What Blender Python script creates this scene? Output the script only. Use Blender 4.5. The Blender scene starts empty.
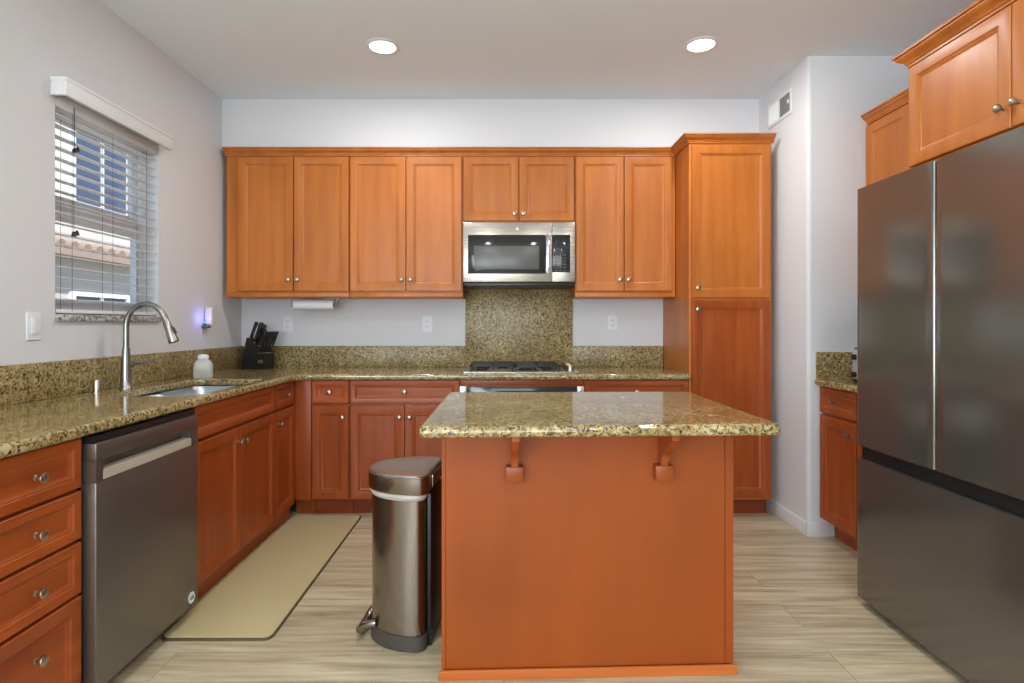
import bpy, bmesh, math, random
from mathutils import Vector, Matrix
random.seed(7)
S = bpy.context.scene
C = S.collection
PI = math.pi

# ------------------------------------------------------------------ camera
H = 1.228                      # eye height
F = 570.0                      # focal length in pixels of a 1024 wide frame
cam = bpy.data.cameras.new('camera'); camo = bpy.data.objects.new('camera', cam); C.objects.link(camo)
cam.sensor_width = 36.0; cam.lens = F / 1024 * 36
camo.location = (0, 0, H); camo.rotation_euler = (PI / 2, 0, 0)
cam.shift_x = (512 - 503) / 1024; cam.shift_y = -(341.5 - 324.5) / 1024
cam.clip_start = 0.05
S.camera = camo
# ------------------------------------------------------------------ exposure
S.view_settings.view_transform = 'Standard'; S.view_settings.look = 'None'
S.view_settings.gamma = 1; S.view_settings.use_curve_mapping = False
S.view_settings.exposure = -0.05
# ------------------------------------------------------------------ world, sun
W = bpy.data.worlds.new('sky'); S.world = W; W.use_nodes = True
wn = W.node_tree.nodes; wl = W.node_tree.links
bg = wn['Background']
sky = wn.new('ShaderNodeTexSky'); sky.sky_type = 'HOSEK_WILKIE'; sky.turbidity = 3.0
sky.sun_direction = Vector((0.5, -0.5, 0.9)).normalized()
wl.new(sky.outputs[0], bg.inputs[0]); bg.inputs[1].default_value = 6.0
sun = bpy.data.lights.new('sun', 'SUN'); sun.energy = 7.5; sun.angle = 0.01; sun.color = (1, 0.95, 0.87)
suno = bpy.data.objects.new('sun', sun); C.objects.link(suno)
suno.rotation_euler = Vector((0.55, -0.45, 0.9)).to_track_quat('Z', 'Y').to_euler()
# ------------------------------------------------------------------ added fill lamps, unseen behind the camera, tilted up to brighten the ceiling
def area(name, loc, target, sx, sy, power, color):
    l = bpy.data.lights.new(name, 'AREA'); l.shape = 'RECTANGLE'; l.size = sx; l.size_y = sy; l.energy = power; l.color = color
    o = bpy.data.objects.new(name, l); C.objects.link(o); o.location = loc
    o.rotation_euler = (Vector(loc) - Vector(target)).to_track_quat('Z', 'Y').to_euler()
    return o
area('added_fill_rear', (-0.3, -3.9, 1.45), (-0.3, 0, 3.3), 3.2, 1.9, 122, (0.90, 0.955, 1.0))
area('added_fill_side', (-1.90, -1.4, 1.45), (2.0, -0.9, 3.0), 1.8, 1.7, 122, (0.90, 0.955, 1.0))
CAN_POWER = 10.5
CAN_COLOR = (1.0, 0.97, 0.93)

# ------------------------------------------------------------------ materials
def lin(c):
    return tuple((x / 255 / 12.92) if x / 255 <= 0.04045 else ((x / 255 + 0.055) / 1.055) ** 2.4 for x in c) + (1.0,)
def mat(name, col, rough=0.5, metal=0.0, **kw):
    m = bpy.data.materials.new(name); m.use_nodes = True
    b = m.node_tree.nodes['Principled BSDF']
    b.inputs['Base Color'].default_value = lin(col); b.inputs['Roughness'].default_value = rough; b.inputs['Metallic'].default_value = metal
    for k, v in kw.items():
        b.inputs[k.replace('_', ' ')].default_value = v
    return m
class N:
    """tiny node helper"""
    def __init__(s, m): s.t = m.node_tree; s.b = s.t.nodes['Principled BSDF']
    def n(s, t, **kw):
        x = s.t.nodes.new(t)
        for k, v in kw.items():
            if k.startswith('i_'): x.inputs[k[2:].replace('_', ' ')].default_value = v
            else: setattr(x, k, v)
        return x
    def l(s, a, b): s.t.links.new(a, b)
    def coords(s, scale, rnd=True, rot=(0, 0, 0)):
        tc = s.n('ShaderNodeTexCoord'); mp = s.n('ShaderNodeMapping')
        mp.inputs['Scale'].default_value = scale; mp.inputs['Rotation'].default_value = rot
        s.l(tc.outputs['Object'], mp.inputs[0])
        if rnd:
            oi = s.n('ShaderNodeObjectInfo'); mm = s.n('ShaderNodeMath', operation='MULTIPLY'); mm.inputs[1].default_value = 37.0
            s.l(oi.outputs['Random'], mm.inputs[0]); s.l(mm.outputs[0], mp.inputs['Location'])
        return mp.outputs[0]
    def ramp(s, fac, stops, interp='LINEAR'):
        r = s.n('ShaderNodeValToRGB'); r.color_ramp.interpolation = interp
        e = r.color_ramp.elements
        while len(e) < len(stops): e.new(0.5)
        for i, (p, c) in enumerate(stops): e[i].position = p; e[i].color = c
        s.l(fac, r.inputs[0]); return r.outputs[0]
    def mix(s, fac, a, b, mode='MIX'):
        x = s.n('ShaderNodeMix', data_type='RGBA', blend_type=mode)
        for sock, v in ((x.inputs[0], fac), (x.inputs[6], a), (x.inputs[7], b)):
            if isinstance(v, (int, float, tuple)): sock.default_value = v
            else: s.l(v, sock)
        return x.outputs[2]
def g(v): return (v, v, v, 1)

def wood(name, light, dark, scale, rough=0.36, bumpy=True, coat=0.10):
    m = mat(name, light, rough); k = N(m)
    co = k.coords(scale)
    n1 = k.n('ShaderNodeTexNoise', i_Scale=1.0, i_Detail=3.0, i_Roughness=0.6); k.l(co, n1.inputs['Vector'])
    col = k.ramp(n1.outputs[0], [(0.3, lin(dark)), (0.72, lin(light))])
    tc = k.coords((2.6, 2.6, 1.6))
    n2 = k.n('ShaderNodeTexNoise', i_Scale=1.0, i_Detail=2.0); k.l(tc, n2.inputs['Vector'])
    bl = k.ramp(n2.outputs[0], [(0.25, g(0.86)), (0.75, g(1.1))])
    col = k.mix(1.0, col, bl, 'MULTIPLY')
    oi = k.n('ShaderNodeObjectInfo')
    pr = k.ramp(oi.outputs['Random'], [(0, (0.94, 0.92, 0.90, 1)), (1, (1.05, 1.05, 1.05, 1))])
    col = k.mix(1.0, col, pr, 'MULTIPLY')
    k.l(col, k.b.inputs['Base Color'])
    k.b.inputs['Specular IOR Level'].default_value = 0.38; k.b.inputs['Coat Weight'].default_value = coat; k.b.inputs['Coat Roughness'].default_value = 0.22
    return m
WU = wood('golden_cabinet_wood', (200, 121, 50), (179, 100, 36), (13, 13, 1.1))  # cabinet wood, lighter and more golden tone
WB = wood('reddish_cabinet_wood', (166, 82, 31), (144, 64, 21), (22, 22, 1.6))  # same cabinet wood, darker and redder tone
WBH = wood('reddish_cabinet_wood_cross_grain', (166, 82, 31), (144, 64, 21), (1.6, 22, 22))
WI = wood('island_veneer', (154, 73, 14), (145, 66, 12), (5, 5, 0.7), 0.5, coat=0.08)
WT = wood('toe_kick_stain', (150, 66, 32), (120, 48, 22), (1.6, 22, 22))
WTR = wood('new_trim_stain', (208, 118, 58), (192, 102, 46), (1.6, 22, 22))

def granite(name, scale=1.0, rough=0.07, ior=1.7):
    m = mat(name, (150, 135, 85), rough, IOR=ior); k = N(m)
    co = k.coords((scale, scale, scale), rnd=False)
    warp = k.n('ShaderNodeTexNoise', i_Scale=22.0, i_Detail=3.0); k.l(co, warp.inputs['Vector'])
    w2 = k.n('ShaderNodeVectorMath', operation='SCALE'); w2.inputs['Scale'].default_value = 0.05
    k.l(warp.outputs['Color'], w2.inputs[0])
    ad = k.n('ShaderNodeVectorMath', operation='ADD'); k.l(co, ad.inputs[0]); k.l(w2.outputs[0], ad.inputs[1])
    n1 = k.n('ShaderNodeTexNoise', i_Scale=60.0, i_Detail=5.0, i_Roughness=0.68); k.l(ad.outputs[0], n1.inputs['Vector'])
    base = k.ramp(n1.outputs[0], [(0.28, lin((84, 66, 38))), (0.40, lin((150, 126, 72))), (0.50, lin((184, 166, 114))), (0.60, lin((210, 197, 150))), (0.75, lin((172, 164, 134)))])
    n0 = k.n('ShaderNodeTexNoise', i_Scale=5.0, i_Detail=2.0); k.l(ad.outputs[0], n0.inputs['Vector'])
    tint = k.ramp(n0.outputs[0], [(0.35, (0.66, 0.61, 0.52, 1)), (0.65, (0.92, 0.91, 0.93, 1))])
    base = k.mix(1.0, base, tint, 'MULTIPLY')
    n2 = k.n('ShaderNodeTexNoise', i_Scale=98.0, i_Detail=4.0, i_Roughness=0.7); k.l(ad.outputs[0], n2.inputs['Vector'])
    fl = k.ramp(n2.outputs[0], [(0.42, g(1)), (0.47, g(0))])
    col = k.mix(fl, base, lin((46, 38, 28)))
    n3 = k.n('ShaderNodeTexNoise', i_Scale=44.0, i_Detail=3.0, i_Roughness=0.6)
    of = k.n('ShaderNodeVectorMath', operation='ADD'); of.inputs[1].default_value = (7.3, 2.1, 4.4); k.l(ad.outputs[0], of.inputs[0]); k.l(of.outputs[0], n3.inputs['Vector'])
    br = k.ramp(n3.outputs[0], [(0.60, g(0)), (0.68, g(0.75))])
    col = k.mix(br, col, lin((112, 66, 34)))
    k.l(col, k.b.inputs['Base Color'])
    return m
GR = granite('speckled_granite')
GRS = granite('speckled_granite_upright', 1.0, 0.34, 1.45)

def paint(name, col, rough=0.75):
    m = mat(name, col, rough); k = N(m)
    co = k.coords((1, 1, 1), rnd=False)
    n = k.n('ShaderNodeTexNoise', i_Scale=160.0, i_Detail=2.0); k.l(co, n.inputs['Vector'])
    bp = k.n('ShaderNodeBump', i_Strength=0.06, i_Distance=0.002); k.l(n.outputs[0], bp.inputs['Height']); k.l(bp.outputs[0], k.b.inputs['Normal'])
    return m
WALL = paint('wall_paint_cool_white', (218, 220, 224))
CEIL = paint('ceiling_paint', (232, 240, 246))
TRIMW = mat('white_trim', (226, 228, 230), 0.4)

def floor_mat():
    m = mat('oak_plank_floor', (190, 180, 160), 0.34); k = N(m)
    co = k.coords((1, 1, 1), rnd=False)
    br = k.n('ShaderNodeTexBrick', i_Scale=1.0); br.offset = 0.37; br.offset_frequency = 2; br.squash = 1
    br.inputs['Brick Width'].default_value = 1.22; br.inputs['Row Height'].default_value = 0.178; br.inputs['Mortar Size'].default_value = 0.0012
    br.inputs['Color1'].default_value = g(0.1); br.inputs['Color2'].default_value = g(0.9); br.inputs['Mortar'].default_value = g(0.5); br.inputs['Bias'].default_value = 0.0
    k.l(co, br.inputs['Vector'])
    # per-plank offset so the grain breaks at each joint
    vm = k.n('ShaderNodeVectorMath', operation='SCALE'); vm.inputs['Scale'].default_value = 9.0; k.l(br.outputs['Color'], vm.inputs[0])
    mp = k.n('ShaderNodeMapping'); mp.inputs['Scale'].default_value = (1.3, 17, 1); k.l(co, mp.inputs[0])
    ad = k.n('ShaderNodeVectorMath', operation='ADD'); k.l(mp.outputs[0], ad.inputs[0]); k.l(vm.outputs[0], ad.inputs[1])
    n1 = k.n('ShaderNodeTexNoise', i_Scale=1.6, i_Detail=6.0, i_Roughness=0.62, i_Distortion=0.5); k.l(ad.outputs[0], n1.inputs['Vector'])
    col = k.ramp(n1.outputs[0], [(0.28, lin((152, 138, 114))), (0.45, lin((187, 172, 142))), (0.58, lin((204, 191, 162))), (0.75, lin((216, 206, 184)))])
    pl = k.ramp(br.outputs['Color'], [(0.1, (0.90, 0.89, 0.87, 1)), (0.9, (1.05, 1.05, 1.05, 1))])
    col = k.mix(1.0, col, pl, 'MULTIPLY')
    col = k.mix(br.outputs['Fac'], col, lin((128, 116, 98)))
    k.l(col, k.b.inputs['Base Color'])
    return m
FLOOR = floor_mat()

def steel(name, col, rough, an=0.0, vertical=True, metal=1.0, br=0.10):
    m = mat(name, col, rough, metal); k = N(m)
    co = k.coords((420, 420, 2) if vertical else (2, 420, 420), rnd=False)
    n = k.n('ShaderNodeTexNoise', i_Scale=1.0, i_Detail=2.0); k.l(co, n.inputs['Vector'])
    r = k.ramp(n.outputs[0], [(0.3, g(rough - br * 0.5)), (0.7, g(rough + br * 0.5))])
    k.l(r, k.b.inputs['Roughness'])
    return m
SS = steel('brushed_stainless', (178, 174, 168), 0.30)
SSH = steel('brushed_stainless_cross', (196, 190, 182), 0.28, vertical=False)
SSD = steel('dishwasher_steel', (128, 123, 117), 0.33, metal=0.8)
BSS = steel('dark_stainless', (130, 128, 122), 0.17, metal=0.80, br=0.012)
CAN = steel('bin_steel', (152, 145, 137), 0.22)
NICKF = mat('faucet_nickel', (158, 156, 153), 0.26, 1.0)
NICK = mat('brushed_nickel', (182, 172, 156), 0.28, 1.0)
CHROME = mat('chrome', (205, 205, 205), 0.12, 1.0)
SINKM = mat('sink_steel', (190, 200, 210), 0.32, 1.0)
BLK = mat('black_plastic', (24, 24, 25), 0.35)
BLKM = mat('black_matte', (16, 16, 17), 0.6)
IRON = mat('cast_iron', (34, 34, 35), 0.5)
DGL = mat('dark_glass', (38, 40, 40), 0.08)
MWIN = mat('microwave_window_mesh', (92, 94, 92), 0.25)
GRYP = mat('grey_plastic', (82, 80, 76), 0.45)
WHP = mat('white_plastic', (230, 234, 240), 0.4)
IVP = mat('ivory_plastic', (222, 216, 200), 0.4)
PAPER = mat('paper_towel', (236, 238, 242), 0.9)
BAG = mat('bin_liner', (214, 206, 198), 0.3, Alpha=0.75)
SLAT = mat('blind_slat', (226, 228, 230), 0.45)
CORD = mat('dark_cord', (40, 38, 36), 0.7)
MAT_ = mat('beige_vinyl', (192, 178, 136), 0.55)
MATE = mat('mat_edge', (96, 84, 52), 0.6)
SOAP = mat('milky_bottle', (214, 214, 206), 0.3)
SOAP.node_tree.nodes['Principled BSDF'].inputs['Transmission Weight'].default_value = 0.25
VENTG = mat('vent_grey', (176, 177, 176), 0.5)
CORBEL = wood('corbel_stain', (162, 78, 26), (146, 66, 20), (22, 22, 1.6))

def marble():
    m = mat('speckled_sill_stone', (170, 170, 166), 0.3); k = N(m)
    co = k.coords((1, 1, 1), rnd=False); n = k.n('ShaderNodeTexNoise', i_Scale=70.0, i_Detail=4.0); k.l(co, n.inputs['Vector'])
    k.l(k.ramp(n.outputs[0], [(0.38, lin((96, 94, 88))), (0.6, lin((205, 205, 200)))]), k.b.inputs['Base Color']); return m
SILL = marble()
def emis(name, col, st):
    m = mat(name, col, 0.5); b = m.node_tree.nodes['Principled BSDF']
    b.inputs['Emission Color'].default_value = lin(col); b.inputs['Emission Strength'].default_value = st; return m
LENS = emis('lamp_lens', (255, 252, 244), 6.0)
BLUE = emis('blue_led', (60, 150, 255), 2.5)
def glass():
    m = bpy.data.materials.new('window_glass'); m.use_nodes = True; t = m.node_tree; t.nodes.clear()
    o = t.nodes.new('ShaderNodeOutputMaterial'); mx = t.nodes.new('ShaderNodeMixShader'); tr = t.nodes.new('ShaderNodeBsdfTransparent')
    gl = t.nodes.new('ShaderNodeBsdfGlossy'); gl.inputs['Roughness'].default_value = 0.02
    mx.inputs[0].default_value = 0.05; t.links.new(tr.outputs[0], mx.inputs[1]); t.links.new(gl.outputs[0], mx.inputs[2]); t.links.new(mx.outputs[0], o.inputs[0])
    return m
GLASS = glass()

# ------------------------------------------------------------------ mesh helpers
class MB:
    def __init__(s): s.bm = bmesh.new(); s.mats = []
    def mi(s, m):
        if m is None: return 0
        if m not in s.mats: s.mats.append(m)
        return s.mats.index(m)
    def _merge(s, t, M=None, smooth=False, m=None):
        if M is not None: bmesh.ops.transform(t, matrix=M, verts=t.verts)
        i = s.mi(m)
        mp = {v: s.bm.verts.new(v.co) for v in t.verts}
        for f in t.faces:
            try: nf = s.bm.faces.new([mp[v] for v in f.verts])
            except ValueError: continue
            nf.smooth = smooth if smooth is not None else f.smooth; nf.material_index = i
        t.free(); return s
    def box(s, x0, x1, y0, y1, z0, z1, bev=0.0, seg=2, M=None, m=None):
        t = bmesh.new()
        bmesh.ops.create_cube(t, size=1)
        for v in t.verts: v.co = Vector(((x0 + x1) / 2 + v.co.x * (x1 - x0), (y0 + y1) / 2 + v.co.y * (y1 - y0), (z0 + z1) / 2 + v.co.z * (z1 - z0)))
        if bev > 0: bmesh.ops.bevel(t, geom=t.edges[:], offset=bev, segments=seg, affect='EDGES', profile=0.5)
        return s._merge(t, M, False, m)
    def rings(s, rings, cap0=True, cap1=True, smooth=True, closed=False, M=None, m=None):
        t = bmesh.new(); rs = [[t.verts.new(p) for p in r] for r in rings]
        n = len(rs[0])
        prs = list(zip(rs, rs[1:])) + ([(rs[-1], rs[0])] if closed else [])
        for a, b in prs:
            for i in range(n): t.faces.new([a[i], a[(i + 1) % n], b[(i + 1) % n], b[i]]).smooth = smooth
        if not closed:
            if cap0: t.faces.new(rs[0][::-1])
            if cap1: t.faces.new(rs[-1])
        bmesh.ops.recalc_face_normals(t, faces=t.faces)
        i = s.mi(m)
        if M is not None: bmesh.ops.transform(t, matrix=M, verts=t.verts)
        mp = {v: s.bm.verts.new(v.co) for v in t.verts}
        for f in t.faces:
            nf = s.bm.faces.new([mp[v] for v in f.verts]); nf.smooth = f.smooth; nf.material_index = i
        t.free(); return s
    def lathe(s, prof, n=24, M=None, m=None, cap0=True, cap1=True):
        """prof: list of (radius, z)"""
        return s.rings([[(r * math.cos(2 * PI * i / n), r * math.sin(2 * PI * i / n), z) for i in range(n)] for r, z in prof], cap0, cap1, True, False, M, m)
    def tube(s, pts, rad, n=12, M=None, m=None, caps=True):
        pts = [Vector(p) for p in pts]
        if not isinstance(rad, (list, tuple)): rad = [rad] * len(pts)
        rings = []; up = None
        for i, p in enumerate(pts):
            d = (pts[min(i + 1, len(pts) - 1)] - pts[max(i - 1, 0)]).normalized()
            if up is None:
                up = Vector((0, 0, 1)) if abs(d.z) < 0.9 else Vector((1, 0, 0))
            a = d.cross(up).normalized(); b = a.cross(d).normalized(); up = b
            rings.append([p + rad[i] * (math.cos(2 * PI * k / n) * a + math.sin(2 * PI * k / n) * b) for k in range(n)])
        return s.rings(rings, caps, caps, True, False, M, m)
    def prism(s, poly, z0, z1, bev=0.0, smooth=False, M=None, m=None, seg=3):
        """outline in xy extruded in z; bev rounds top and bottom rims"""
        t = bmesh.new()
        vs = [t.verts.new((x, y, z0)) for x, y in poly]; f = t.faces.new(vs)
        r = bmesh.ops.extrude_face_region(t, geom=[f])
        for v in [e for e in r['geom'] if isinstance(e, bmesh.types.BMVert)]: v.co.z = z1
        bmesh.ops.recalc_face_normals(t, faces=t.faces)
        if bev > 0:
            es = [e for e in t.edges if abs(e.verts[0].co.z - e.verts[1].co.z) < 1e-6]
            bmesh.ops.bevel(t, geom=es, offset=bev, segments=seg, affect='EDGES', profile=0.5)
        return s._merge(t, M, smooth, m)
    def build(s, name, material=None, parent=None, loc=None, kind=None, label=None, sharp=True):
        me = bpy.data.meshes.new(name); bmesh.ops.recalc_face_normals(s.bm, faces=s.bm.faces); s.bm.to_mesh(me); s.bm.free()
        if material is not None and not s.mats: me.materials.append(material)
        elif material is not None:
            me.materials.append(material)
            for mm in s.mats: me.materials.append(mm)
        for mm in (s.mats if material is None else []): me.materials.append(mm)
        if sharp:
            try: me.set_sharp_from_angle(angle=math.radians(40))
            except Exception: pass
        o = bpy.data.objects.new(name, me); C.objects.link(o)
        if parent is not None: o.parent = parent
        if loc is not None: o.location = loc
        if kind: o['kind'] = kind
        if label: o['label'] = label
        return o
def thing(name, label, cat, loc=(0, 0, 0), rz=0.0, group=None):
    o = bpy.data.objects.new(name, None); C.objects.link(o); o.empty_display_size = 0.1
    o.location = loc; o.rotation_euler = (0, 0, rz); o['label'] = label; o['category'] = cat
    if group: o['group'] = group
    return o
def tag(o, label, cat, group=None):
    o['label'] = label; o['category'] = cat
    if group: o['group'] = group
    return o
def rrect(x0, x1, y0, y1, r, n=5):
    pts = []
    for cx, cy, a in ((x1 - r, y0 + r, -PI / 2), (x1 - r, y1 - r, 0), (x0 + r, y1 - r, PI / 2), (x0 + r, y0 + r, PI)):
        for i in range(n + 1): pts.append((cx + r * math.cos(a + PI / 2 * i / n), cy + r * math.sin(a + PI / 2 * i / n)))
    return pts
def round_poly(pts, radii, n=6):
    out = []; N_ = len(pts)
    for i in range(N_):
        p = Vector(pts[i]); a = Vector(pts[i - 1]); b = Vector(pts[(i + 1) % N_]); r = radii[i]
        if r <= 0: out.append(tuple(p)); continue
        d1 = (a - p).normalized(); d2 = (b - p).normalized(); ang = d1.angle(d2)
        t = r / math.tan(ang / 2); p1 = p + d1 * t; p2 = p + d2 * t
        c = p + (d1 + d2).normalized() * (r / math.sin(ang / 2))
        a1 = math.atan2(p1.y - c.y, p1.x - c.x); a2 = math.atan2(p2.y - c.y, p2.x - c.x)
        da = (a2 - a1 + PI) % (2 * PI) - PI
        for k in range(n + 1): out.append((c.x + r * math.cos(a1 + da * k / n), c.y + r * math.sin(a1 + da * k / n)))
    return out
def slab(name, outline, holes, z0, z1, edge, material, parent=None, reuse=True):
    """a stone slab with holes and a rounded edge, made from a filled 2D curve"""
    cu = bpy.data.curves.new(name, 'CURVE'); cu.dimensions = '2D'; cu.fill_mode = 'BOTH'
    for pl in [outline] + holes:
        sp = cu.splines.new('POLY'); sp.points.add(len(pl) - 1)
        for i, (x, y) in enumerate(pl): sp.points[i].co = (x, y, 0, 1)
        sp.use_cyclic_u = True
    cu.bevel_depth = edge; cu.bevel_resolution = 3; cu.extrude = (z1 - z0) / 2 - edge; cu.offset = -edge
    tmp = bpy.data.objects.new('tmp', cu); C.objects.link(tmp); bpy.context.view_layer.update()
    dg = bpy.context.evaluated_depsgraph_get()
    me = bpy.data.meshes.new_from_object(tmp.evaluated_get(dg)); bpy.data.objects.remove(tmp)
    me.transform(Matrix.Translation((0, 0, (z0 + z1) / 2))); me.name = name
    me.materials.clear(); me.materials.append(material)
    try: me.set_sharp_from_angle(angle=math.radians(35))
    except Exception: pass
    o = bpy.data.objects.new(name, me); C.objects.link(o)
    if parent: o.parent = parent
    return o
def text(name, body, size, M, material, parent, depth=0.0006):
    cu = bpy.data.curves.new(name, 'FONT'); cu.body = body; cu.size = size; cu.extrude = depth; cu.align_x = 'CENTER'; cu.align_y = 'CENTER'
    tmp = bpy.data.objects.new('tmp', cu); C.objects.link(tmp); bpy.context.view_layer.update()
    me = bpy.data.meshes.new_from_object(tmp.evaluated_get(bpy.context.evaluated_depsgraph_get())); bpy.data.objects.remove(tmp)
    me.transform(M); me.materials.clear(); me.materials.append(material)
    o = bpy.data.objects.new(name, me); C.objects.link(o); o.parent = parent; return o
def sweep(prof, path, z):
    """mitred moulding: prof (out, z) pairs; outward is to the right of the path"""
    P = [Vector(p) for p in path]; rings = []
    for i, p in enumerate(P):
        def nrm(a, b): d = (b - a).normalized(); return Vector((d.y, -d.x))
        if i == 0: m = nrm(P[0], P[1])
        elif i == len(P) - 1: m = nrm(P[-2], P[-1])
        else:
            n1 = nrm(P[i - 1], P[i]); n2 = nrm(P[i], P[i + 1]); m = (n1 + n2); m = m / (m.dot(n1))
        rings.append([(p.x + m.x * o, p.y + m.y * o, z + h) for o, h in prof])
    return rings
def face_text_matrix(loc, normal):
    """matrix for text lying on a vertical surface whose outward normal is given"""
    n = Vector(normal).normalized(); up = Vector((0, 0, 1)); x = up.cross(n)
    return Matrix(((x.x, up.x, n.x, loc[0]), (x.y, up.y, n.y, loc[1]), (x.z, up.z, n.z, loc[2]), (0, 0, 0, 1)))

# ------------------------------------------------------------------ room shell
XL, XR, XC = -1.94, 2.43, 1.768          # left wall, right wall, chase wall
YB, YS, YR, YREAR = 4.23, 3.935, 3.305, -4.0
ZC = 2.785
XRR = 4.6                                # adjoining room is wider
def st(name, mb, m): return mb.build(name, m, kind='structure')
st('floor', MB().box(XL - .15, XRR + .15, YREAR - .15, YB + .15, -.06, 0), FLOOR)
st('ceiling', MB().box(XL - .15, XRR + .15, YREAR - .15, YB + .15, ZC, ZC + .08), CEIL)
st('wall_back', MB().box(XL, XC, YB, YB + .12, 0, ZC), WALL)
st('wall_soffit', MB().box(XL, XC, YS, YB, 2.432, ZC), WALL)
# chase with its rounded corner, and the short wall the right cabinets butt against
st('wall_chase', MB().prism(round_poly([(XC, YB + .12), (XC, YR), (XR, YR), (XR, YB + .12)], [0, .022, 0, 0]), 0, ZC, smooth=False), WALL)
st('wall_right', MB().box(XR, XR + .12, 0.3, YB + .12, 0, ZC), WALL)
st('wall_right_return', MB().box(XR + .12, XRR, 0.3, 0.42, 0, ZC), WALL)
st('wall_right_far', MB().box(XRR, XRR + .12, YREAR, 0.42, 0, ZC), WALL)
# left wall with the kitchen window opening and the side window of the adjoining room
WY0, WY1, WZ0, WZ1 = 2.469, 3.206, 1.273, 2.235
SY0, SY1, SZ0, SZ1 = -2.3, -0.5, 0.6, 2.3
mb = MB()
T = .14
mb.box(XL - T, XL, WY1, YB + .12, 0, ZC); mb.box(XL - T, XL, SY1, WY0, 0, ZC); mb.box(XL - T, XL, YREAR, SY0, 0, ZC)
mb.box(XL - T, XL, WY0, WY1, 0, WZ0 - .03); mb.box(XL - T, XL, WY0, WY1, WZ1, ZC)
mb.box(XL - T, XL, SY0, SY1, 0, SZ0); mb.box(XL - T, XL, SY0, SY1, SZ1, ZC)
st('wall_left', mb, WALL)
mb = MB()
RX0, RX1, RZ0, RZ1 = -1.9, 1.3, .5, 2.4
mb.box(XL - T, RX0, YREAR - .14, YREAR, 0, ZC); mb.box(RX1, XRR + .12, YREAR - .14, YREAR, 0, ZC)
mb.box(RX0, RX1, YREAR - .14, YREAR, 0, RZ0); mb.box(RX0, RX1, YREAR - .14, YREAR, RZ1, ZC)
st('wall_rear', mb, WALL)
# rear and side windows (behind the camera, seen only in reflections)
def plain_window(name, a, b, z0, z1, axis, pos):
    o = MB(); f = .05
    def bx(u0, u1, v0, v1):
        if axis == 'x': o.box(u0, u1, pos - .03, pos + .03, v0, v1)
        else: o.box(pos - .03, pos + .03, u0, u1, v0, v1)
    bx(a, b, z0, z0 + f); bx(a, b, z1 - f, z1); bx(a, a + f, z0 + f, z1 - f); bx(b - f, b, z0 + f, z1 - f); bx((a + b) / 2 - .03, (a + b) / 2 + .03, z0 + f, z1 - f)
    w = st(name, o, TRIMW)
    p = MB()
    if axis == 'x': p.box(a + f, b - f, pos - .004, pos + .004, z0 + f, z1 - f)
    else: p.box(pos - .004, pos + .004, a + f, b - f, z0 + f, z1 - f)
    p.build('window_pane', GLASS, w)
plain_window('window_2', RX0, RX1, RZ0, RZ1, 'x', YREAR - .08)
plain_window('window_3', SY0, SY1, SZ0, SZ1, 'y', XL - .09)

# kitchen window: single-hung with white vinyl frame
mb = MB(); xw = XL - .10; f = .045; zm = 1.76
mb.box(xw - .03, xw + .03, WY0, WY1, WZ0, WZ0 + f, .003); mb.box(xw - .03, xw + .03, WY0, WY1, WZ1 - f, WZ1, .003)
mb.box(xw - .03, xw + .03, WY0, WY0 + f, WZ0 + f, WZ1 - f, .003); mb.box(xw - .03, xw + .03, WY1 - f, WY1, WZ0 + f, WZ1 - f, .003)
mb.box(xw - .025, xw + .035, WY0 + f, WY1 - f, zm - .03, zm + .03, .003)
win = st('window_1', mb, TRIMW)
for z0, z1, dx in ((WZ0 + f, zm - .03, .012), (zm + .03, WZ1 - f, -.012)):
    s = MB(); y0, y1 = WY0 + f, WY1 - f; q = .028
    s.box(xw + dx - .012, xw + dx + .012, y0, y1, z0, z0 + q); s.box(xw + dx - .012, xw + dx + .012, y0, y1, z1 - q, z1)
    s.box(xw + dx - .012, xw + dx + .012, y0, y0 + q, z0 + q, z1 - q); s.box(xw + dx - .012, xw + dx + .012, y1 - q, y1, z0 + q, z1 - q)
    so = s.build('sash', TRIMW, win)
    MB().box(xw + dx - .002, xw + dx + .002, y0 + q, y1 - q, z0 + q, z1 - q).build('pane', GLASS, so)
MB().box(XL - .135, XL + .018, WY0 - .001, WY1 + .002, WZ0 - .03, WZ0, .004).build('window_sill', SILL, win, label='grey speckled stone window sill')

# baseboards
def basebd(name, x0, x1, y0, y1):
    MB().box(x0, x1, y0, y1, 0, .082, .003).build(name, TRIMW, kind='structure')
basebd('baseboard_chase', XC - .013, XC - .0005, YR - .012, YB - .01)
basebd('baseboard_back_right', XC - .013, 1.885, YR - .0125, YR - .0005)
basebd('baseboard_left', XL, XL + .013, YREAR + .02, 1.30)
basebd('baseboard_rear', XL + .014, XRR, YREAR, YREAR + .013)

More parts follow.
